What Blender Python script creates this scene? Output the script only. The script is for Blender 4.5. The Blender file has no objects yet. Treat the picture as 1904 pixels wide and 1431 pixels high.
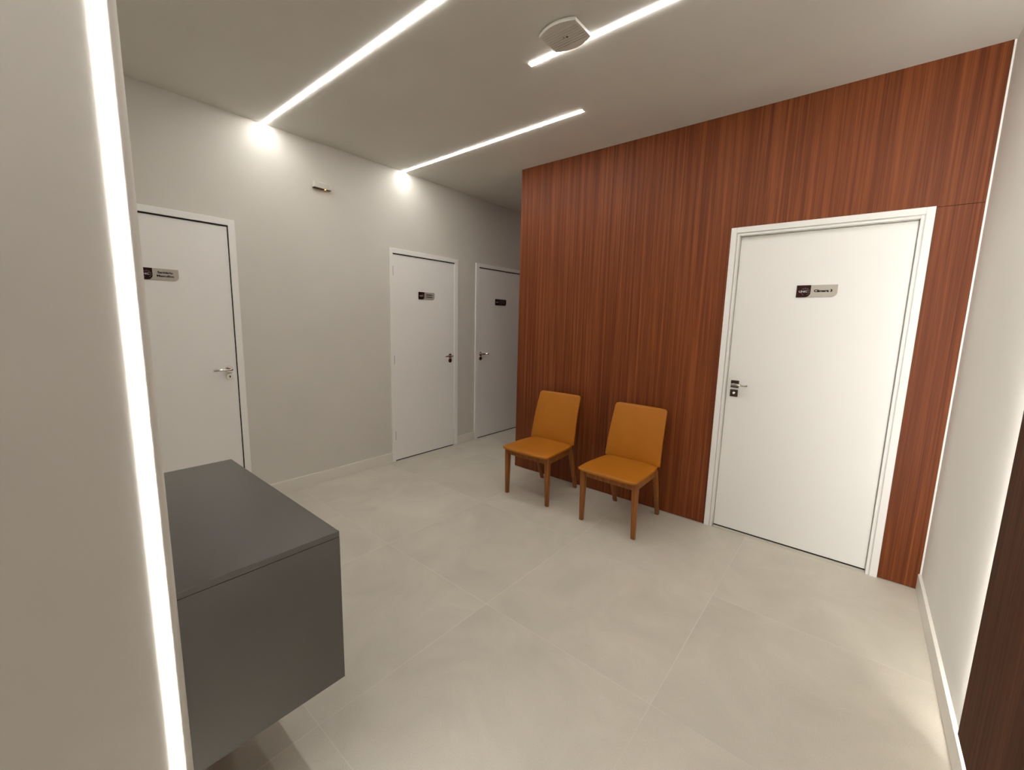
import bpy, bmesh, math, random
from mathutils import Vector, Matrix
random.seed(7)
sc = bpy.context.scene
COL = sc.collection

# ------------------------------------------------------------------ camera
CAM = Vector((3.4701, -3.2277, 1.4945))
F_PX, PX, PY = 773.709, 16.779, -5.980
PITCH, ROLL, YAW = math.radians(8.278), math.radians(1.535), math.radians(51.025)
fw = Vector((-math.cos(YAW)*math.cos(PITCH), math.sin(YAW)*math.cos(PITCH), -math.sin(PITCH)))
r0 = fw.cross(Vector((0, 0, 1))).normalized(); u0 = r0.cross(fw)
rt = math.cos(ROLL)*r0 + math.sin(ROLL)*u0
up = -math.sin(ROLL)*r0 + math.cos(ROLL)*u0
cam = bpy.data.cameras.new('camera'); camo = bpy.data.objects.new('camera', cam); COL.objects.link(camo)
camo.matrix_world = Matrix(((rt.x, up.x, -fw.x, CAM.x), (rt.y, up.y, -fw.y, CAM.y), (rt.z, up.z, -fw.z, CAM.z), (0, 0, 0, 1)))
cam.sensor_width = 36; cam.lens = F_PX/1904*36
cam.shift_x = -PX/1904; cam.shift_y = PY/1904
cam.clip_start = 0.02
sc.camera = camo

# ------------------------------------------------------------------ world + exposure
w = bpy.data.worlds.new('world'); sc.world = w; w.use_nodes = True
w.node_tree.nodes['Background'].inputs[0].default_value = (0, 0, 0, 1)
w.node_tree.nodes['Background'].inputs[1].default_value = 0
vs = sc.view_settings
vs.view_transform = 'Standard'; vs.look = 'None'; vs.gamma = 1; vs.use_curve_mapping = False
vs.exposure = 0.28
STRIP = 46.0          # radiance of the linear lights
STRIP_COL = (1.0, 0.975, 0.925)

# ------------------------------------------------------------------ dimensions (metres)
H = 2.912             # ceiling
XB = -0.196           # far wall plane (faces +X)
XR = 3.893            # right wall plane (faces -X)
XL = 0.805            # left end of the wood wall (plane y = 0, faces -Y)
YP, XP = -3.034, 2.30   # edge of the near left wall block

# ------------------------------------------------------------------ materials
def srgb(r, g, b):
    f = lambda c: (c/255/12.92) if c/255 <= .04045 else ((c/255+.055)/1.055)**2.4
    return (f(r), f(g), f(b), 1)

def mat(name, col=(.5, .5, .5, 1), rough=.5, metal=0, spec=.5):
    m = bpy.data.materials.new(name); m.use_nodes = True
    b = m.node_tree.nodes['Principled BSDF']
    b.inputs['Base Color'].default_value = col
    b.inputs['Roughness'].default_value = rough
    b.inputs['Metallic'].default_value = metal
    b.inputs['Specular IOR Level'].default_value = spec
    return m, m.node_tree, b

def N(t, typ, **kw):
    n = t.nodes.new(typ)
    for k, v in kw.items(): setattr(n, k, v)
    return n

def mathn(t, op, a, b=None, c=None):
    n = N(t, 'ShaderNodeMath', operation=op)
    for i, v in enumerate((a, b, c)):
        if v is None: continue
        if isinstance(v, (int, float)): n.inputs[i].default_value = v
        else: t.links.new(v, n.inputs[i])
    return n.outputs[0]

def paint(name, col, bump=.03, rough=.7, scale=180, var=.03):
    m, t, b = mat(name, col, rough, 0, .3)
    tc = N(t, 'ShaderNodeTexCoord')
    n = N(t, 'ShaderNodeTexNoise'); n.inputs['Scale'].default_value = scale; n.inputs['Detail'].default_value = 3
    t.links.new(tc.outputs['Object'], n.inputs['Vector'])
    bp = N(t, 'ShaderNodeBump'); bp.inputs['Strength'].default_value = bump; bp.inputs['Distance'].default_value = .002
    t.links.new(n.outputs['Fac'], bp.inputs['Height']); t.links.new(bp.outputs['Normal'], b.inputs['Normal'])
    n2 = N(t, 'ShaderNodeTexNoise'); n2.inputs['Scale'].default_value = 1.7; n2.inputs['Detail'].default_value = 4
    t.links.new(tc.outputs['Object'], n2.inputs['Vector'])
    cr = N(t, 'ShaderNodeValToRGB')
    cr.color_ramp.elements[0].position = .3; cr.color_ramp.elements[1].position = .7
    cr.color_ramp.elements[0].color = tuple(c*(1-var) for c in col[:3])+(1,)
    cr.color_ramp.elements[1].color = tuple(min(1, c*(1+var)) for c in col[:3])+(1,)
    t.links.new(n2.outputs['Fac'], cr.inputs['Fac']); t.links.new(cr.outputs['Color'], b.inputs['Base Color'])
    return m

def wood(name, dark, mid, light, rough=.42, zs=1.0, xs=34.0, bump=.05):
    """vertical wood grain in object space: long streaks along Z"""
    m, t, b = mat(name, mid, rough, 0, .25)
    tc = N(t, 'ShaderNodeTexCoord')
    def nz(sx, sz, det, dist=0, rg=.5):
        mp = N(t, 'ShaderNodeMapping'); mp.inputs['Scale'].default_value = (sx, sx, sz)
        t.links.new(tc.outputs['Object'], mp.inputs['Vector'])
        n = N(t, 'ShaderNodeTexNoise'); n.inputs['Scale'].default_value = 1; n.inputs['Detail'].default_value = det
        n.inputs['Distortion'].default_value = dist; n.inputs['Roughness'].default_value = rg
        t.links.new(mp.outputs['Vector'], n.inputs['Vector']); return n.outputs['Fac']
    a = nz(xs, .55*zs, 5, .35, .6); c = nz(xs*5.5, 1.6*zs, 4, .1, .65); d = nz(xs*.22, .3*zs, 2, .3)
    s = mathn(t, 'MULTIPLY_ADD', a, .55, mathn(t, 'MULTIPLY_ADD', c, .42, mathn(t, 'MULTIPLY_ADD', d, .12, .005)))
    cr = N(t, 'ShaderNodeValToRGB'); e = cr.color_ramp.elements
    e[0].position = .38; e[0].color = dark; e[1].position = .72; e[1].color = light
    k = e.new(.54); k.color = mid
    t.links.new(s, cr.inputs['Fac']); t.links.new(cr.outputs['Color'], b.inputs['Base Color'])
    bp = N(t, 'ShaderNodeBump'); bp.inputs['Strength'].default_value = bump; bp.inputs['Distance'].default_value = .002
    t.links.new(c, bp.inputs['Height']); t.links.new(bp.outputs['Normal'], b.inputs['Normal'])
    return m

def emit(name, col, s):
    m = bpy.data.materials.new(name); m.use_nodes = True; t = m.node_tree
    t.nodes.remove(t.nodes['Principled BSDF'])
    e = N(t, 'ShaderNodeEmission'); e.inputs[0].default_value = (*col[:3], 1); e.inputs[1].default_value = s
    t.links.new(e.outputs[0], t.nodes['Material Output'].inputs[0]); return m

M = {}
M['wall'] = paint('wall_paint', (.67, .645, .59, 1))
M['wall_r'] = paint('right_wall_paint', (.80, .78, .73, 1), bump=.12, scale=60)
M['ceil'] = paint('ceiling_paint', (.70, .68, .63, 1), bump=.02)
M['white'] = paint('white_lacquer', (.90, .89, .86, 1), bump=.008, rough=.38, var=.005)
M['base'] = paint('baseboard_paint', (.78, .75, .68, 1), bump=.005, rough=.4, var=.005)
M['wood'] = wood('wood_cladding', (.075, .0135, .0022, 1), (.150, .0345, .0070, 1), (.285, .082, .021, 1), rough=.52, xs=50.0)
M['wood2'] = wood('dark_wood_panel', (.034, .010, .0037, 1), (.064, .022, .009, 1), (.10, .037, .0155, 1), rough=.7)
M['wood2'].node_tree.nodes['Principled BSDF'].inputs['Specular IOR Level'].default_value = .08
M['leg'] = wood('chair_wood', (.16, .050, .010, 1), (.27, .095, .022, 1), (.36, .14, .04, 1), rough=.38, xs=60, zs=4)
M['chrome'], _, _ = mat('chrome', (.62, .58, .53, 1), .14, 1)
M['dark_metal'], _, _ = mat('dark_metal', (.07, .045, .035, 1), .35, .8)
M['black'], _, _ = mat('black_recess', (.004, .003, .003, 1), .9)
M['steel'], _, _ = mat('hinge_steel', (.10, .09, .08, 1), .4, .8)
M['logo'], _, _ = mat('sign_maroon', (.024, .004, .003, 1), .45, 0, .15)
M['plate'], _, _ = mat('sign_grey', (.50, .455, .40, 1), .35, .25)
M['ink'], _, _ = mat('sign_ink', (.008, .004, .003, 1), .6, 0, .1)
M['logo_ink'], _, _ = mat('sign_logo_ink', (.62, .60, .56, 1), .4)
M['ring_ink'], _, _ = mat('sign_ring_ink', (.12, .11, .10, 1), .4)
M['plastic'], _, _ = mat('white_plastic', (.66, .63, .57, 1), .35)
M['strip'] = emit('light_diffuser', STRIP_COL, STRIP)
M['back_strip'] = emit('panel_backlight', STRIP_COL, 195)
M['added_passage_strip'] = emit('added_passage_diffuser', STRIP_COL, 34)
M['added_rear_strip'] = emit('added_rear_diffuser', STRIP_COL, 26)
M['added_corr_strip'] = emit('added_corridor_diffuser', STRIP_COL, 70)
M['v_strip'] = emit('wall_light_diffuser', STRIP_COL, 95)
M['amber'] = emit('amber_indicator', (1, .45, .12), 9)

# leather
m, t, b = mat('tan_leather', (.30, .105, .013, 1), .46, 0, .3)
tc = N(t, 'ShaderNodeTexCoord'); n = N(t, 'ShaderNodeTexVoronoi'); n.inputs['Scale'].default_value = 420
t.links.new(tc.outputs['Object'], n.inputs['Vector'])
bp = N(t, 'ShaderNodeBump'); bp.inputs['Strength'].default_value = .12; bp.inputs['Distance'].default_value = .001
t.links.new(n.outputs['Distance'], bp.inputs['Height']); t.links.new(bp.outputs['Normal'], b.inputs['Normal'])
n2 = N(t, 'ShaderNodeTexNoise'); n2.inputs['Scale'].default_value = 6
t.links.new(tc.outputs['Object'], n2.inputs['Vector'])
cr = N(t, 'ShaderNodeValToRGB'); cr.color_ramp.elements[0].color = (.37, .122, .006, 1); cr.color_ramp.elements[1].color = (.43, .150, .010, 1)
t.links.new(n2.outputs['Fac'], cr.inputs['Fac']); t.links.new(cr.outputs['Color'], b.inputs['Base Color'])
M['leather'] = m

# grey laminate
m, t, b = mat('grey_laminate', (.026, .022, .018, 1), .27, 0, 1.0)
b.inputs['Coat Weight'].default_value = .3; b.inputs['Coat Roughness'].default_value = .22
M['laminate'] = m

# floor: 0.9 m porcelain tiles with pale grout
m, t, b = mat('porcelain_tiles', (.45, .42, .36, 1), .42, 0, .45)
tc = N(t, 'ShaderNodeTexCoord'); sp = N(t, 'ShaderNodeSeparateXYZ'); t.links.new(tc.outputs['Object'], sp.inputs[0])
def grout(out, off, size, half):
    q = mathn(t, 'DIVIDE', mathn(t, 'SUBTRACT', out, off), size)
    fr = mathn(t, 'FRACT', mathn(t, 'ADD', q, 100.5))
    dd = mathn(t, 'MULTIPLY', mathn(t, 'ABSOLUTE', mathn(t, 'SUBTRACT', fr, .5)), size)
    return mathn(t, 'LESS_THAN', dd, half), mathn(t, 'FLOOR', mathn(t, 'ADD', q, 100))
gx, ix = grout(sp.outputs[0], 2.981, .9040, .0016)
gy, iy = grout(sp.outputs[1], -1.7505, .8870, .0016)
g = mathn(t, 'MAXIMUM', gx, gy)
nn = N(t, 'ShaderNodeTexNoise'); nn.inputs['Scale'].default_value = 1.3; nn.inputs['Detail'].default_value = 2
t.links.new(tc.outputs['Object'], nn.inputs['Vector'])
gm = mathn(t, 'MULTIPLY', g, mathn(t, 'SUBTRACT', mathn(t, 'MULTIPLY', nn.outputs['Fac'], 2.4), .68))
wn = N(t, 'ShaderNodeTexWhiteNoise', noise_dimensions='2D')
cv = N(t, 'ShaderNodeCombineXYZ'); t.links.new(ix, cv.inputs[0]); t.links.new(iy, cv.inputs[1]); t.links.new(cv.outputs[0], wn.inputs['Vector'])
c1 = N(t, 'ShaderNodeTexNoise'); c1.inputs['Scale'].default_value = 2.6; c1.inputs['Detail'].default_value = 7; c1.inputs['Roughness'].default_value = .6; c1.inputs['Distortion'].default_value = .6
ofs = N(t, 'ShaderNodeVectorMath', operation='MULTIPLY_ADD'); ofs.inputs[1].default_value = (7, 7, 7)
t.links.new(wn.outputs['Color'], ofs.inputs[0]); t.links.new(tc.outputs['Object'], ofs.inputs[2]); t.links.new(ofs.outputs[0], c1.inputs['Vector'])
c2 = N(t, 'ShaderNodeTexNoise'); c2.inputs['Scale'].default_value = 210; c2.inputs['Detail'].default_value = 2
t.links.new(tc.outputs['Object'], c2.inputs['Vector'])
v = mathn(t, 'MULTIPLY_ADD', c1.outputs['Fac'], .62, mathn(t, 'MULTIPLY_ADD', c2.outputs['Fac'], .30, mathn(t, 'MULTIPLY', wn.outputs['Value'], .08)))
cr = N(t, 'ShaderNodeValToRGB'); cr.color_ramp.elements[0].position = .30; cr.color_ramp.elements[1].position = .70
cr.color_ramp.elements[0].color = (.50, .465, .395, 1); cr.color_ramp.elements[1].color = (.66, .615, .525, 1)
t.links.new(v, cr.inputs['Fac'])
mx = N(t, 'ShaderNodeMix', data_type='RGBA'); mx.inputs['B'].default_value = (.72, .67, .58, 1)
cl = N(t, 'ShaderNodeClamp'); t.links.new(gm, cl.inputs[0])
t.links.new(cl.outputs[0], mx.inputs['Factor']); t.links.new(cr.outputs['Color'], mx.inputs['A']); t.links.new(mx.outputs['Result'], b.inputs['Base Color'])
bp = N(t, 'ShaderNodeBump'); bp.inputs['Strength'].default_value = .06; bp.inputs['Distance'].default_value = .002
t.links.new(c2.outputs['Fac'], bp.inputs['Height']); t.links.new(bp.outputs['Normal'], b.inputs['Normal'])
M['floor'] = m

# ------------------------------------------------------------------ mesh helpers
def add_box(bm, x0, x1, y0, y1, z0, z1, bevel=0, seg=2):
    vs_ = [bm.verts.new((x, y, z)) for x in (x0, x1) for y in (y0, y1) for z in (z0, z1)]
    idx = [(0, 1, 3, 2), (4, 6, 7, 5), (0, 4, 5, 1), (2, 3, 7, 6), (0, 2, 6, 4), (1, 5, 7, 3)]
    fs = [bm.faces.new([vs_[i] for i in f]) for f in idx]
    if bevel > 0:
        es = list({e for f in fs for e in f.edges})
        bmesh.ops.bevel(bm, geom=es, offset=bevel, segments=seg, affect='EDGES', profile=.5)

def add_prism(bm, pts, z0, z1, fn=lambda p, z: (p[0], p[1], z)):
    lo = [bm.verts.new(fn(p, z0)) for p in pts]; hi = [bm.verts.new(fn(p, z1)) for p in pts]
    n = len(pts)
    bm.faces.new(lo); bm.faces.new(hi)
    for i in range(n): bm.faces.new((lo[i], lo[(i+1) % n], hi[(i+1) % n], hi[i]))

def add_loft(bm, rings, closed=True):
    vr = [[bm.verts.new(p) for p in r] for r in rings]
    n = len(rings[0])
    for a, b_ in zip(vr, vr[1:]):
        for i in range(n): bm.faces.new((a[i], a[(i+1) % n], b_[(i+1) % n], b_[i]))
    bm.faces.new(vr[0]); bm.faces.new(vr[-1])

def add_disc(bm, c, axis, r, depth, seg=28, r2=None):
    """cylinder: starts at c, runs along axis"""
    a = Vector(axis).normalized(); h = Vector((0, 0, 1)) if abs(a.z) < .9 else Vector((1, 0, 0))
    s = a.cross(h).normalized(); q = s.cross(a); c = Vector(c); r2 = r if r2 is None else r2
    R1 = [c+r*(math.cos(2*math.pi*i/seg)*s+math.sin(2*math.pi*i/seg)*q) for i in range(seg)]
    R2 = [c+a*depth+r2*(math.cos(2*math.pi*i/seg)*s+math.sin(2*math.pi*i/seg)*q) for i in range(seg)]
    add_loft(bm, [R1, R2])

def obj(name, bm, m, parent=None, smooth=False, ang=35):
    bmesh.ops.recalc_face_normals(bm, faces=bm.faces[:])
    me = bpy.data.meshes.new(name); bm.to_mesh(me); bm.free()
    me.materials.append(m)
    if smooth:
        for p in me.polygons: p.use_smooth = True
        me.set_sharp_from_angle(angle=math.radians(ang))
    o = bpy.data.objects.new(name, me); COL.objects.link(o)
    if parent: o.parent = parent
    return o

def B(name, m, parent, *boxes, bevel=0, seg=2, smooth=False):
    bm = bmesh.new()
    for b_ in boxes: add_box(bm, *b_, bevel=bevel, seg=seg)
    return obj(name, bm, m, parent, smooth=smooth or bevel > 0)

def struct(o): o['kind'] = 'structure'; return o

def thing(name, label, cat, loc=(0, 0, 0), rz=0, group=None):
    o = bpy.data.objects.new(name, None); COL.objects.link(o); o.location = loc; o.rotation_euler = (0, 0, rz)
    o.empty_display_size = .1
    return tag(o, label, cat, group)

def tag(o, label, cat, group=None):
    o['label'] = label; o['category'] = cat
    if group: o['group'] = group
    return o

# ------------------------------------------------------------------ room shell
YE = -5.6     # end of the corridor behind the camera
YC = 3.2      # end of the corridor past the wood wall
struct(B('floor', M['floor'], None, (XB-.15, XR+.12, YE-.12, YC+.12, -.1, 0)))
struct(B('ceiling', M['ceil'], None, (XB-.15, XR+.12, YE-.12, YC+.12, H, H+.1)))

# far wall with three door openings
DA = (-2.953, -2.147); DB = (-.762, .036); DC = (.438, 1.238); DT = 2.116; DT_W = 2.108
def opening(a, c): return (a-.012, c+.012)
segs = []; ys = [-3.1]
T = .12
for a, c in (DA, DB, DC):
    o0, o1 = opening(a, c)
    segs.append((XB-T, XB, ys[-1], o0, 0, H)); segs.append((XB-T, XB, o0, o1, DT+.012, H)); ys.append(o1)
segs.append((XB-T, XB, ys[-1], YC, 0, H))
struct(B('wall_far', M['wall'], None, *segs))
struct(B('wall_right', M['wall_r'], None, (XR, XR+.12, YE, 0.16, 0, H)))
struct(B('wall_rear', M['wall'], None, (XP, XR, YE-.12, YE, 0, H)))
# near left wall block, rounded corner
bm = bmesh.new(); rr = .0175; pts = [(XB, YP), (XB, YE), (XP, YE)]
for i in range(7):
    a = math.pi/2*i/6; pts.append((XP-rr+rr*math.cos(a), YP-rr+rr*math.sin(a)))
# vertical slot for the recessed LED profile
SL0, SL1 = -3.0765, -3.0535
pts = [(XB, YP), (XB, YE), (XP, YE), (XP, SL0), (XP-.012, SL0), (XP-.012, SL1), (XP, SL1)] + pts[3:]
add_prism(bm, pts, 0, H); struct(obj('wall_left', bm, M['wall'], None, True, 30))
# core of the wood clad room
W0, W1 = 2.740, 3.652      # structural opening of door 4
struct(B('wall_wood_side', M['wall'], None, (XL+.018, W0, .018, .16, 0, H), (W0, W1, .018, .16, DT_W+.03, H), (W1, XR, .018, .16, 0, H),
         (XL+.018, XL+.14, .16, YC, 0, H)))
# wood cladding boards
F0, F1, FT = 2.694, 3.704, 2.165     # outer edges of the white casing
G = .0012
bm = bmesh.new()
add_box(bm, XL, F0+.02, 0, .018, .004, H)
add_box(bm, F0+.02, XR-.008, 0, .018, FT-.004+G, H)
add_box(bm, F1-.02, XR-.008, 0, .018, .004, FT-.004-G)
add_box(bm, XL, XL+.018, .0181, YC, .004, H)
o = obj('wall_cladding', bm, M['wood']); struct(o)
struct(B('wall_corridor_end', M['wall'], None, (XB, XL, YC, YC+.12, 0, H)))
struct(B('trim_1', M['white'], None, (XR-.0075, XR, -.004, .0175, .0, H-.002)))   # pale corner strip beside the wood

# baseboards
BH = .10; BT = .015
def baseboard(name, *bx): return struct(B(name, M['base'], None, *bx, bevel=.0012, seg=1))
baseboard('baseboard_far', (XB, XB+BT, -2.099, -.805, 0, BH), (XB, XB+BT, .092, .380, 0, BH), (XB, XB+BT, 1.297, YC, 0, BH))
baseboard('baseboard_right', (XR-BT, XR, YE, -.006, 0, BH))
baseboard('baseboard_left', (XP, XP+BT, YE, YP-.002, 0, BH))

# ------------------------------------------------------------------ lettering
def text_mesh(name, body, size, m, parent, loc, rot, align='LEFT', bold=0.0, sx=1.0, depth=.0006):
    cu = bpy.data.curves.new(name, 'FONT'); cu.body = body; cu.size = size; cu.align_x = align; cu.align_y = 'CENTER'
    cu.offset = bold; cu.extrude = depth/2; cu.resolution_u = 3
    tmp = bpy.data.objects.new(name, cu); COL.objects.link(tmp)
    dg = bpy.context.evaluated_depsgraph_get(); me = bpy.data.meshes.new_from_object(tmp.evaluated_get(dg))
    bpy.data.objects.remove(tmp); bpy.data.curves.remove(cu)
    me.materials.clear(); me.materials.append(m)
    o = bpy.data.objects.new(name, me); COL.objects.link(o); o.parent = parent
    o.location = loc; o.rotation_euler = rot; o.scale = (sx, 1, 1)
    return o

def plate_outline(x0, x1, z0, z1, r, n=8):
    """square corners except the rounded lower right one"""
    p = [(x0, z0), (x0, z1), (x1, z1)]
    for i in range(n+1):
        a = -math.pi/2*i/n
        p.append((x1-r+r*math.cos(a), z0+r+r*math.sin(a)))
    return p

def door_sign(lines, label, loc, rz, plate_m=None, ink=None, rows=False):
    """local: x along the plate, -y out of the door, origin at lower left corner"""
    s = thing('door_sign', label, 'sign', loc, rz, 'name signs on the doors')
    Wd, Hd, Lw = .213, .078, .076
    bm = bmesh.new(); add_prism(bm, plate_outline(.055, Wd, 0, Hd-.002, .030), -.004, 0, lambda p, z: (p[0], z, p[1]))
    obj('name_plate', bm, plate_m or M['plate'], s)
    bm = bmesh.new(); add_prism(bm, plate_outline(0, Lw, 0, Hd-.002, .030), -.0065, -.0042, lambda p, z: (p[0], z, p[1]))
    lg = obj('logo_plate', bm, M['logo'], s)
    # emblem: broken ring with dots
    bm = bmesh.new(); cx, cz = .048, .036
    for r_, w_, a0, a1 in ((.0205, .0032, -60, 245), (.0158, .0016, -20, 130)):
        n_ = 26
        for k in range(n_):
            if k % 3 == 2 and r_ > .02: continue
            A = math.radians(a0+(a1-a0)*k/n_); A2 = math.radians(a0+(a1-a0)*(k+1)/n_)
            q = [(cx+r_*math.cos(A), cz+r_*math.sin(A)), (cx+(r_+w_)*math.cos(A), cz+(r_+w_)*math.sin(A)),
                 (cx+(r_+w_)*math.cos(A2), cz+(r_+w_)*math.sin(A2)), (cx+r_*math.cos(A2), cz+r_*math.sin(A2))]
            add_prism(bm, q, -.0070, -.0066, lambda p, z: (p[0], z, p[1]))
    obj('emblem_ring', bm, M['ring_ink'], lg)
    text_mesh('logo_lettering', 'UNIC', .0172, M['logo_ink'], lg, (.0365, -.0074, .036), (math.pi/2, 0, 0), 'CENTER', .0003, 1.12)
    if rows:
        bm = bmesh.new()
        for zz, xa, xb in ((.050, .092, .168), (.034, .092, .186)):
            x = xa
            while x < xb:
                wv = random.uniform(.004, .008); add_box(bm, x, min(x+wv, xb), -.0046, -.0041, zz-.005, zz+.005); x += wv+.0022
        obj('name_lettering', bm, ink or M['ink'], s)
    elif len(lines) == 1:
        text_mesh('name_lettering', lines[0], .0205, M['ink'], s, (.141, -.0046, .039), (math.pi/2, 0, 0), 'CENTER', .0011, 1.18)
    else:
        for k, L in enumerate(lines):
            text_mesh('name_lettering', L, .0185, M['ink'], s, (.142, -.0046, .051-.0225*k), (math.pi/2, 0, 0), 'CENTER', .0007, 1.22)
    return s

# ------------------------------------------------------------------ doors
def lever_round(parent, y, z, x, dirn):
    """round rosette lever on a door facing +X; lever runs along dirn*y"""
    h = bmesh.new(); add_disc(h, (x, y, z), (1, 0, 0), .026, .007, 30, .0245); add_disc(h, (x+.006, y, z), (1, 0, 0), .011, .040, 18)
    ho = obj('handle', h, M['chrome'], parent, True)
    lv = bmesh.new(); rings = []
    for k, (t_, rr_, zz, xx) in enumerate(((-.010, .006, 0, .046), (.0, .0095, 0, .047), (.03, .0092, .001, .050), (.065, .0085, .001, .051), (.098, .0078, 0, .050), (.108, .006, -.001, .048), (.111, .002, -.001, .047))):
        rings.append([(x+xx+.75*rr_*math.cos(a*math.pi/6), y+dirn*t_, z+zz+rr_*math.sin(a*math.pi/6)) for a in range(12)])
    add_loft(lv, rings); obj('lever', lv, M['chrome'], ho, True)
    lk = bmesh.new(); add_disc(lk, (x, y, z-.055), (1, 0, 0), .0255, .006, 30, .0235)
    lo_ = obj('lock_plate', lk, M['chrome'], parent, True)
    kh = bmesh.new(); add_disc(kh, (x+.0058, y, z-.053), (1, 0, 0), .0055, .0012, 16); add_box(kh, x+.0058, x+.007, y-.0025, y+.0025, z-.064, z-.053)
    obj('keyhole', kh, M['black'], lo_)

def far_door(name, span, outer, lever_y, dirn, hinges=None, zt=DT, side_gap_shade=False):
    """flush white door in the far wall (faces +X); span = leaf edges, outer = casing outer edges"""
    d = bpy.data.objects.new(name, None); COL.objects.link(d); d.location = (XB, sum(span)/2, 0); struct(d)
    ox, oy = -XB, -d.location.y
    L = lambda x0, x1, y0, y1, z0, z1: (x0+ox, x1+ox, y0+oy, y1+oy, z0, z1)
    a, c = span; oa, oc = outer
    inn = .0045   # dark gap round the leaf
    fr = bmesh.new()
    cf = XB+.016
    for bx in ((XB+.0005, cf, oa, a-inn, 0, zt+.052), (XB+.0005, cf, c+inn, oc, 0, zt+.052), (XB+.0005, cf, a-inn, c+inn, zt+inn+.004, zt+.052)):
        add_box(fr, *L(*bx), bevel=.0015, seg=1)
    for bx in ((XB-T, XB+.0005, a-.012, a-inn, 0, zt+.012), (XB-T, XB+.0005, c+inn, c+.012, 0, zt+.012), (XB-T, XB+.0005, a-inn, c+inn, zt+inn+.003, zt+.012)):
        add_box(fr, *L(*bx))
    obj('door_frame', fr, M['white'], d, True)
    lf = bmesh.new(); add_box(lf, *L(XB-.031, XB+.004, a, c, .010, zt), bevel=.001, seg=1)
    leaf = obj('door_leaf', lf, M['white'], d, True)
    B('gap_shade', M['black'], d, L(XB-.030, XB+.0105, a-inn+.0002, c+inn-.0002, zt+.0003, zt+inn+.0028))  # black strip standing in for the shade in the gap above the leaf
    B('bottom_gap_shade', M['black'], d, L(XB-.028, XB+.0030, a+.001, c-.001, .0008, .0098))  # black strip for the dark line of shade under the leaf
    if side_gap_shade: B('gap_shade', M['black'], d, L(XB-.030, XB+.0085, c+.0002, c+inn-.0002, .002, zt))  # same black stand-in for shade, in the gap beside the leaf
    lever_round(leaf, lever_y+oy, 1.078, XB+.004+ox, dirn)
    if hinges is not None:
        for hz in (1.955, 1.07, .275):
            hb = bmesh.new(); add_disc(hb, (XB+.008+ox, hinges+oy, hz-.045), (0, 0, 1), .005, .09, 12)
            obj('hinge', hb, M['steel'], d, True)
    return d

far_door('door_1', DA, (-3.005, -2.099), -2.196, -1, side_gap_shade=True)
far_door('door_2', DB, (-.805, .092), -.020, -1, hinges=-.765)
far_door('door_3', DC, (.380, 1.297), .478, 1)

# door 4: recessed in the wood wall, faces -Y
d4 = bpy.data.objects.new('door_4', None); COL.objects.link(d4); d4.location = (0, 0, 0); struct(d4)
a4, c4, t4 = 2.752, 3.640, 2.104
fr = bmesh.new()
cw, ca = .043, .037   # inner edge of the groove, width of the flat casing
add_box(fr, F0, F0+ca, -.012, .0, 0, FT, bevel=.002, seg=1)
add_box(fr, F1-ca, F1, -.012, .0, 0, FT, bevel=.002, seg=1)
add_box(fr, F0+ca, F1-ca, -.012, .0, FT-ca, FT, bevel=.002, seg=1)
# shadow groove
add_box(fr, F0+ca-.001, F0+cw, .0005, .02, 0, FT-ca)
add_box(fr, F1-cw, F1-ca+.001, .0005, .02, 0, FT-ca)
add_box(fr, F0+cw, F1-cw, .0005, .02, FT-cw, FT-ca+.001)
# rounded bead and inner jamb
add_box(fr, F0+cw-.001, F0+cw+.012, -.0085, .155, 0, FT-cw+.001, bevel=.002, seg=1)
add_box(fr, F1-cw-.012, F1-cw+.001, -.0085, .155, 0, FT-cw+.001, bevel=.002, seg=1)
add_box(fr, F0+cw+.012, F1-cw-.012, -.0085, .155, FT-cw-.012, FT-cw+.001, bevel=.002, seg=1)
# back stop
add_box(fr, F0+cw+.0121, F0+cw+.022, .075, .155, 0, FT-cw-.013)
add_box(fr, F1-cw-.022, F1-cw-.0121, .075, .155, 0, FT-cw-.013)
add_box(fr, F0+cw+.0121, F1-cw-.0121, .075, .155, FT-cw-.022, FT-cw-.0121)
obj('door_frame', fr, M['white'], d4, True)
lf = bmesh.new(); add_box(lf, F0+cw+.0145, F1-cw-.0145, .036, .0715, .012, FT-cw-.0155, bevel=.0012, seg=1)
leaf4 = obj('door_leaf', lf, M['white'], d4, True)
B('bottom_gap_shade', M['black'], d4, (F0+cw+.016, F1-cw-.016, .0375, .070, .003, .0118))  # shade in the gap below the leaf, made as a black strip
YL = .036
hx, hz = 2.803, 1.090
h = bmesh.new(); add_box(h, hx-.026, hx+.026, YL-.007, YL+.001, hz-.026, hz+.026, bevel=.0015, seg=1)
add_disc(h, (hx-.004, YL-.006, hz), (0, -1, 0), .010, .040, 18)
ho = obj('handle', h, M['dark_metal'], leaf4, True); ho['label'] = 'dark square plate of the chrome lever'
lv = bmesh.new()
add_box(lv, hx-.016, hx+.085, YL-.058, YL-.046, hz-.0085, hz+.0085, bevel=.004, seg=3)
add_box(lv, hx+.076, hx+.088, YL-.058, YL-.036, hz-.0075, hz+.0075, bevel=.0035, seg=2)
o = obj('lever', lv, M['chrome'], ho, True); o['label'] = 'flat chrome lever'
h = bmesh.new(); add_box(h, hx-.026, hx+.024, YL-.007, YL+.001, hz-.091, hz-.040, bevel=.0015, seg=1)
lo_ = obj('lock_plate', h, M['dark_metal'], leaf4, True)
h = bmesh.new(); add_disc(h, (hx-.001, YL-.0068, hz-.064), (0, -1, 0), .0095, .002, 18)
obj('lock_cylinder', h, M['chrome'], lo_, True)
# dark gap strip and stone threshold under door 4
struct(B('trim_2', M['floor'], None, (W0+.012, W1-.012, .0, .155, .0003, .0025)))

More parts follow.
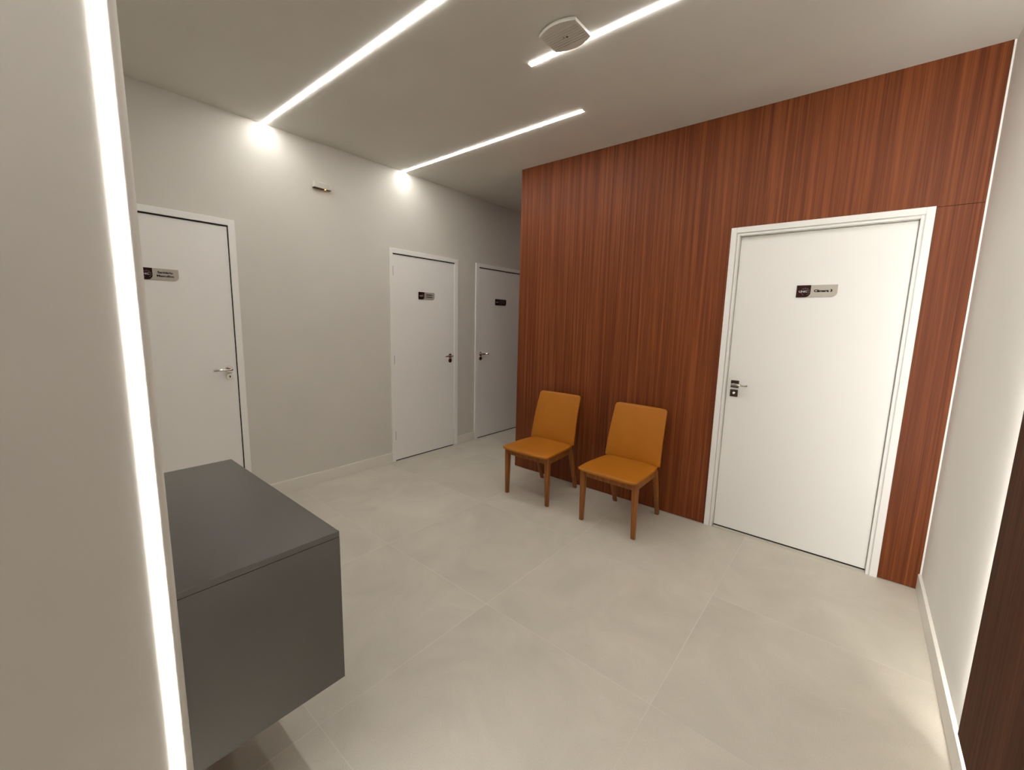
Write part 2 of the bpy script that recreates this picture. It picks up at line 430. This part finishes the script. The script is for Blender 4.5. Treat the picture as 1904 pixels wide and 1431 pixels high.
# signs
door_sign(['Câmara 3'], 'grey and maroon sign reading Câmara 3 on the white door in the wood wall', (3.109, YL-.0005, 1.694), 0)
SX = XB+.0045
door_sign(['Sanitário', 'Masculino'], 'grey and dark sign reading Sanitário Masculino on the leftmost door above the grey cabinet', (SX, -2.663, 1.700), math.pi/2)
door_sign(['Sanitário', 'Feminino'], 'small dark and grey sign on the middle white door of the far wall', (SX, -.459, 1.695), math.pi/2)
M['dim_plate'], _, _ = mat('sign_dim_grey', (.030, .018, .014, 1), .3)
M['dim_ink'], _, _ = mat('sign_dim_ink', (.10, .07, .05, 1), .4)
door_sign([], 'almost black sign with two faint lines on the shaded door beside the wood wall', (SX, .727, 1.688), math.pi/2, M['dim_plate'], M['dim_ink'], rows=True)

# ------------------------------------------------------------------ linear lights
def linear_light(label, x0, x1, y, name='linear_ceiling_light', m=None):
    L = thing(name, label, 'light', ((x0+x1)/2, y, H), 0, 'linear lights set into the ceiling')
    hw = (x1-x0)/2; n = .013
    B('diffuser', m or M['strip'], L, (-hw+.004, hw-.004, -n, n, -.0035, -.0002))
    for s in (-1, 1):
        B('end_cap', M['plastic'], L, (min(s*hw, s*(hw-.004)), max(s*hw, s*(hw-.004)), -n-.001, n+.001, -.0045, -.0002))
    return L
linear_light('long ceiling light line nearest the grey cabinet, running off the top of the picture', XB+.001, 3.2, -1.862)
linear_light('ceiling light line nearest the wood wall, from the far wall to a free end', XB+.001, 1.849, -.628)
linear_light('ceiling light line that starts under the square ceiling unit and runs to the right', 1.862, XR-.001, -1.238)
linear_light('unseen ceiling light line added over the passage, above the tall wall light', XP+.001, XR-.001, -3.066, m=M['added_passage_strip'])  # unseen line, added to brighten the passage and the door
for k, where in ((1, 'just behind the viewer'), (2, 'midway down the passage'), (3, 'closest to the rear wall')):  # out of view behind the camera, added for more light
    linear_light('unseen ceiling light line added across the passage, '+where, XP+.001, XR-.001, -3.066-.617*k, m=M['added_rear_strip'])
CL = thing('linear_ceiling_light', 'short unseen ceiling light line added in the corridor behind the wood wall', 'light', (.3, 2.7, H), 0, 'linear lights set into the ceiling')  # unseen lamp, added to lift the light on the shaded far door
B('diffuser', M['added_corr_strip'], CL, (-.013, .013, -.4, .4, -.0035, -.0002))
# vertical light in the near left wall
V = thing('vertical_linear_light', 'tall bright vertical light strip recessed in the near left wall', 'light', (XP, (SL0+SL1)/2, 0))
B('diffuser', M['v_strip'], V, (-.0115, .0009, -.0112, .0112, .004, H-.006))
B('end_cap', M['plastic'], V, (-.0115, .0015, -.0112, .0112, .0005, .004))

# ------------------------------------------------------------------ backlit wood panel on the right wall
P = thing('backlit_wood_panel', 'dark brown wood panel standing off the right wall with light glowing behind its edge', 'wall panel', (XR, -3.3, 0))
PX0, PY1, PZ0, PT = 3.872, -1.318, .148, H-.004
B('panel_board', M['wood2'], P, (PX0-XR, PX0+.008-XR, -5.3+3.3, PY1+3.3, PZ0, PT), bevel=.001, seg=1)
for zz in (.26, 2.30):
    B('mounting_batten', M['white'], P, (PX0+.008-XR, -.0005, -5.2+3.3, PY1-.10+3.3, zz, zz+.04))
B('light_strip', M['back_strip'], P, (PX0+.0085-XR, -.004, PY1-.016+3.3, PY1-.012+3.3, PZ0+.01, PT-.02))
B('light_strip', M['back_strip'], P, (PX0+.0083-XR, PX0+.0095-XR, PY1-.010+3.3, PY1-.002+3.3, PZ0+.01, PT-.02))
B('light_strip', M['back_strip'], P, (PX0+.0083-XR, PX0+.0098-XR, -5.2+3.3, PY1-.05+3.3, PZ0+.006, PZ0+.014))

# ------------------------------------------------------------------ floating grey cabinet
cx0, cx1, cy1, cz0, cz1 = 1.282, 2.272, -2.630, .320, .831
cab = thing('wall_cabinet', 'floating grey cabinet with a flat top hung on the near left wall', 'cabinet', ((cx0+cx1)/2, (cy1+YP)/2, 0))
hx_, hy_ = (cx1-cx0)/2, (cy1-YP)/2
bm = bmesh.new()
for bx in ((-hx_, -hx_+.018, -hy_+.0005, hy_, cz0, cz1-.0195), (hx_-.018, hx_, -hy_+.0005, hy_, cz0, cz1-.0195),
           (-hx_+.018, hx_-.018, -hy_+.0005, hy_-.02, cz0, cz0+.018), (-hx_+.018, hx_-.018, -hy_+.0005, hy_-.02, cz1-.0375, cz1-.0195),
           (-hx_+.018, hx_-.018, -hy_+.0005, -hy_+.008, cz0+.018, cz1-.0375)):
    add_box(bm, *bx)
obj('cabinet_body', bm, M['laminate'], cab)
B('cabinet_top', M['laminate'], cab, (-hx_, hx_, -hy_+.0005, hy_, cz1-.0185, cz1), bevel=.0008, seg=1)
for s in (-1, 1):
    B('cabinet_door', M['laminate'], cab, (min(.0015*s, s*(hx_-.0195)), max(.0015*s, s*(hx_-.0195)), hy_-.019, hy_-.001, cz0+.001, cz1-.022), bevel=.0008, seg=1)

# ------------------------------------------------------------------ emergency lamp on the far wall
E_ = thing('emergency_light', 'small white emergency light box with an amber glow on the far wall', 'emergency light', (XB, -1.445, 2.568))
B('housing', M['plastic'], E_, (.0005, .040, -.074, .074, -.021, .024), bevel=.003)
bm = bmesh.new()
for k in range(17): add_box(bm, .0402, .0418, -.062+k*.0072, -.0585+k*.0072, -.012, .016)
obj('lens', bm, M['plastic'], E_)
B('base_shadow_plate', M['dark_metal'], E_, (.002, .036, -.071, .071, -.0245, -.0212))
B('indicator_lamp', M['amber'], E_, (.030, .0385, .018, .027, -.0275, -.0246), bevel=.001)

# ------------------------------------------------------------------ ribbed unit on the ceiling
def bulge(xh, yc, ya, n=16):
    p = []
    for i in range(n+1):
        u = -1+2*i/n; p.append((xh*u, -(yc+(ya-yc)*(1-u*u))))
    for i in range(n+1):
        u = 1-2*i/n; p.append((xh*u, (yc+(ya-yc)*(1-u*u))))
    return p
VN = thing('ceiling_unit', 'square white ribbed unit with two curved sides on the ceiling across a light line', 'ceiling device', (2.166, -1.342, H))
bm = bmesh.new()
def ring(sc_, z, k=1): return [(x*sc_, y*sc_*k, z) for x, y in bulge(.106, .072, .103)]
add_loft(bm, [ring(.93, -.0003), ring(.93, -.006), ring(1, -.008), ring(1, -.018), ring(.985, -.021)])
vb = obj('housing', bm, M['plastic'], VN, True)
bm = bmesh.new()
for k in range(8):
    y = -.062+k*.0165
    add_box(bm, -.098, .098, y, y+.0095, -.0232, -.0212, bevel=.0009, seg=1)
obj('grille_ribs', bm, M['plastic'], VN, True)
bm = bmesh.new(); add_disc(bm, (.012, .0, -.0233), (0, 0, -1), .0055, .0012, 16); obj('sensor', bm, M['steel'], VN)
bm = bmesh.new(); add_disc(bm, (-.004, -.004, -.0233), (0, 0, -1), .003, .001, 12); obj('screw', bm, M['steel'], VN)

# ------------------------------------------------------------------ chairs
def rrect(cx, cy, hx, hy, r, n=4):
    p = []
    for (sx, sy, a0) in ((1, 1, 0), (-1, 1, 90), (-1, -1, 180), (1, -1, 270)):
        for i in range(n+1):
            a = math.radians(a0+90*i/n); p.append((cx+sx*(hx-r)+r*math.cos(a), cy+sy*(hy-r)+r*math.sin(a)))
    return p

def make_chair(label, loc, rz):
    c = thing('side_chair', label, 'chair', loc, rz, 'tan leather side chairs against the wood wall')
    # seat cushion: trapezoid footprint, crowned, soft edges.  local y: -0.30 front ... +0.13 rear
    bm = bmesh.new()
    NX, NY = 22, 22
    def fp(u, v):   # u,v in -1..1 ; v=-1 front
        hw = .243-.020*(v+1)/2
        # rounded square mapping
        k = .075
        x = u*hw*(1-k*v*v*abs(u)**3*.6); y = -.085+v*.222*(1-k*abs(v)**2*abs(u)**4*.9)
        if v < 0: y -= .012*(1-u*u)*abs(v)      # gently bowed front
        return x, y
    def edge(u, v):
        e = max(abs(u), abs(v)); return e
    top, bot = [], []
    for j in range(NY+1):
        tr, br = [], []
        for i in range(NX+1):
            u = math.sin(math.pi/2*(-1+2*i/NX)); v = math.sin(math.pi/2*(-1+2*j/NY))
            x, y = fp(u, v)
            crown = (1-u**6)*(1-v**6)
            dome = .007*(1-u*u)*(1-v*v)
            z = .431+.014*crown**.5+dome
            if v < 0: z -= .005*v*v
            tr.append(bm.verts.new((x, y, z)))
            br.append(None if (i in (0, NX) or j in (0, NY)) else bm.verts.new((x*.985, y, .4115)))
        top.append(tr); bot.append(br)
    for j in range(NY+1):
        for i in range(NX+1):
            if bot[j][i] is None: bot[j][i] = top[j][i]
    for j in range(NY):
        for i in range(NX):
            bm.faces.new((top[j][i], top[j][i+1], top[j+1][i+1], top[j+1][i]))
            q = [bot[j][i], bot[j+1][i], bot[j+1][i+1], bot[j][i+1]]
            q = [v_ for k_, v_ in enumerate(q) if v_ not in q[:k_]]
            try: bm.faces.new(q)
            except ValueError: pass
    obj('seat', bm, M['leather'], c, True, 75)
    # backrest: slightly curved upholstered board, narrower at the top, leaning back
    bm = bmesh.new(); rings = []
    NS = 18
    SS = [k/NS*.94 for k in range(NS+1)]+[.95, .96, .97, .978, .985, .991, .996, .999, 1.0]
    for s in SS:
        z = .437+(.860-.437)*s
        hw = .230-.017*s
        yc = .118+.110*s+.012*math.sin(math.pi*s)*-1
        th = .0165
        # round the very top
        e = 0
        if s > .94:
            q = (s-.94)/.06; rz_ = math.sqrt(max(0, 1-q*q)); e = .026*(1-rz_); th = .0165*(.3+.7*math.sqrt(max(0, 1-q**4)))
        if s < .03: th = .012
        hh = hw-e
        row = []
        n = 16
        for i in range(n+1):
            x = -hh+2*hh*i/n; cv = .010*(1-(x/hw)**2)
            ed = 1 if 0 < i < n else .45
            row.append((x, yc+cv-th*ed, z))
        for i in range(n+1):
            x = hh-2*hh*i/n; cv = .010*(1-(x/hw)**2)
            ed = 1 if 0 < i < n else .45
            row.append((x, yc+cv+th*ed, z))
        rings.append(row)
    add_loft(bm, rings); obj('backrest', bm, M['leather'], c, True, 60)
    # wooden frame under the seat
    bm = bmesh.new()
    add_box(bm, -.190, .190, -.262, -.242, .358, .4125, bevel=.002, seg=1)
    add_box(bm, -.180, .180, .085, .105, .358, .4125, bevel=.002, seg=1)
    for s in (-1, 1):
        q = [(s*.220, -.242), (s*.200, -.242), (s*.183, .09), (s*.203, .09)]
        add_prism(bm, q, .358, .4125)
    obj('seat_frame', bm, M['leg'], c, True)
    def leg(pts):   # pts: (x, y, z, half)
        bm = bmesh.new()
        add_loft(bm, [[(a, b_, z) for a, b_ in rrect(x, y, h_, h_, h_*.35, 3)] for x, y, z, h_ in pts])
        return obj('leg', bm, M['leg'], c, True, 50)
    for s in (-1, 1):
        leg([(s*.214, -.241, 0, .0135), (s*.212, -.243, .004, .0145), (s*.209, -.248, .30, .0195), (s*.208, -.249, .4123, .021)])
        leg([(s*.183, .253, 0, .0135), (s*.184, .250, .004, .0145), (s*.192, .160, .28, .0175), (s*.196, .108, .4123, .019)])
    return c

def dup(root, label, loc, rz):
    r = root.copy(); COL.objects.link(r); r.location = loc; r.rotation_euler = (0, 0, rz); r['label'] = label
    for ch in list(root.children):
        k = ch.copy(); COL.objects.link(k); k.parent = r
    return r

chair = make_chair('tan leather chair with wooden legs near the left end of the wood wall', (1.408, -.328, 0), math.radians(1.0))
dup(chair, 'tan leather chair with wooden legs standing closer to the bright white door', (2.172, -.335, 0), math.radians(-1.0))
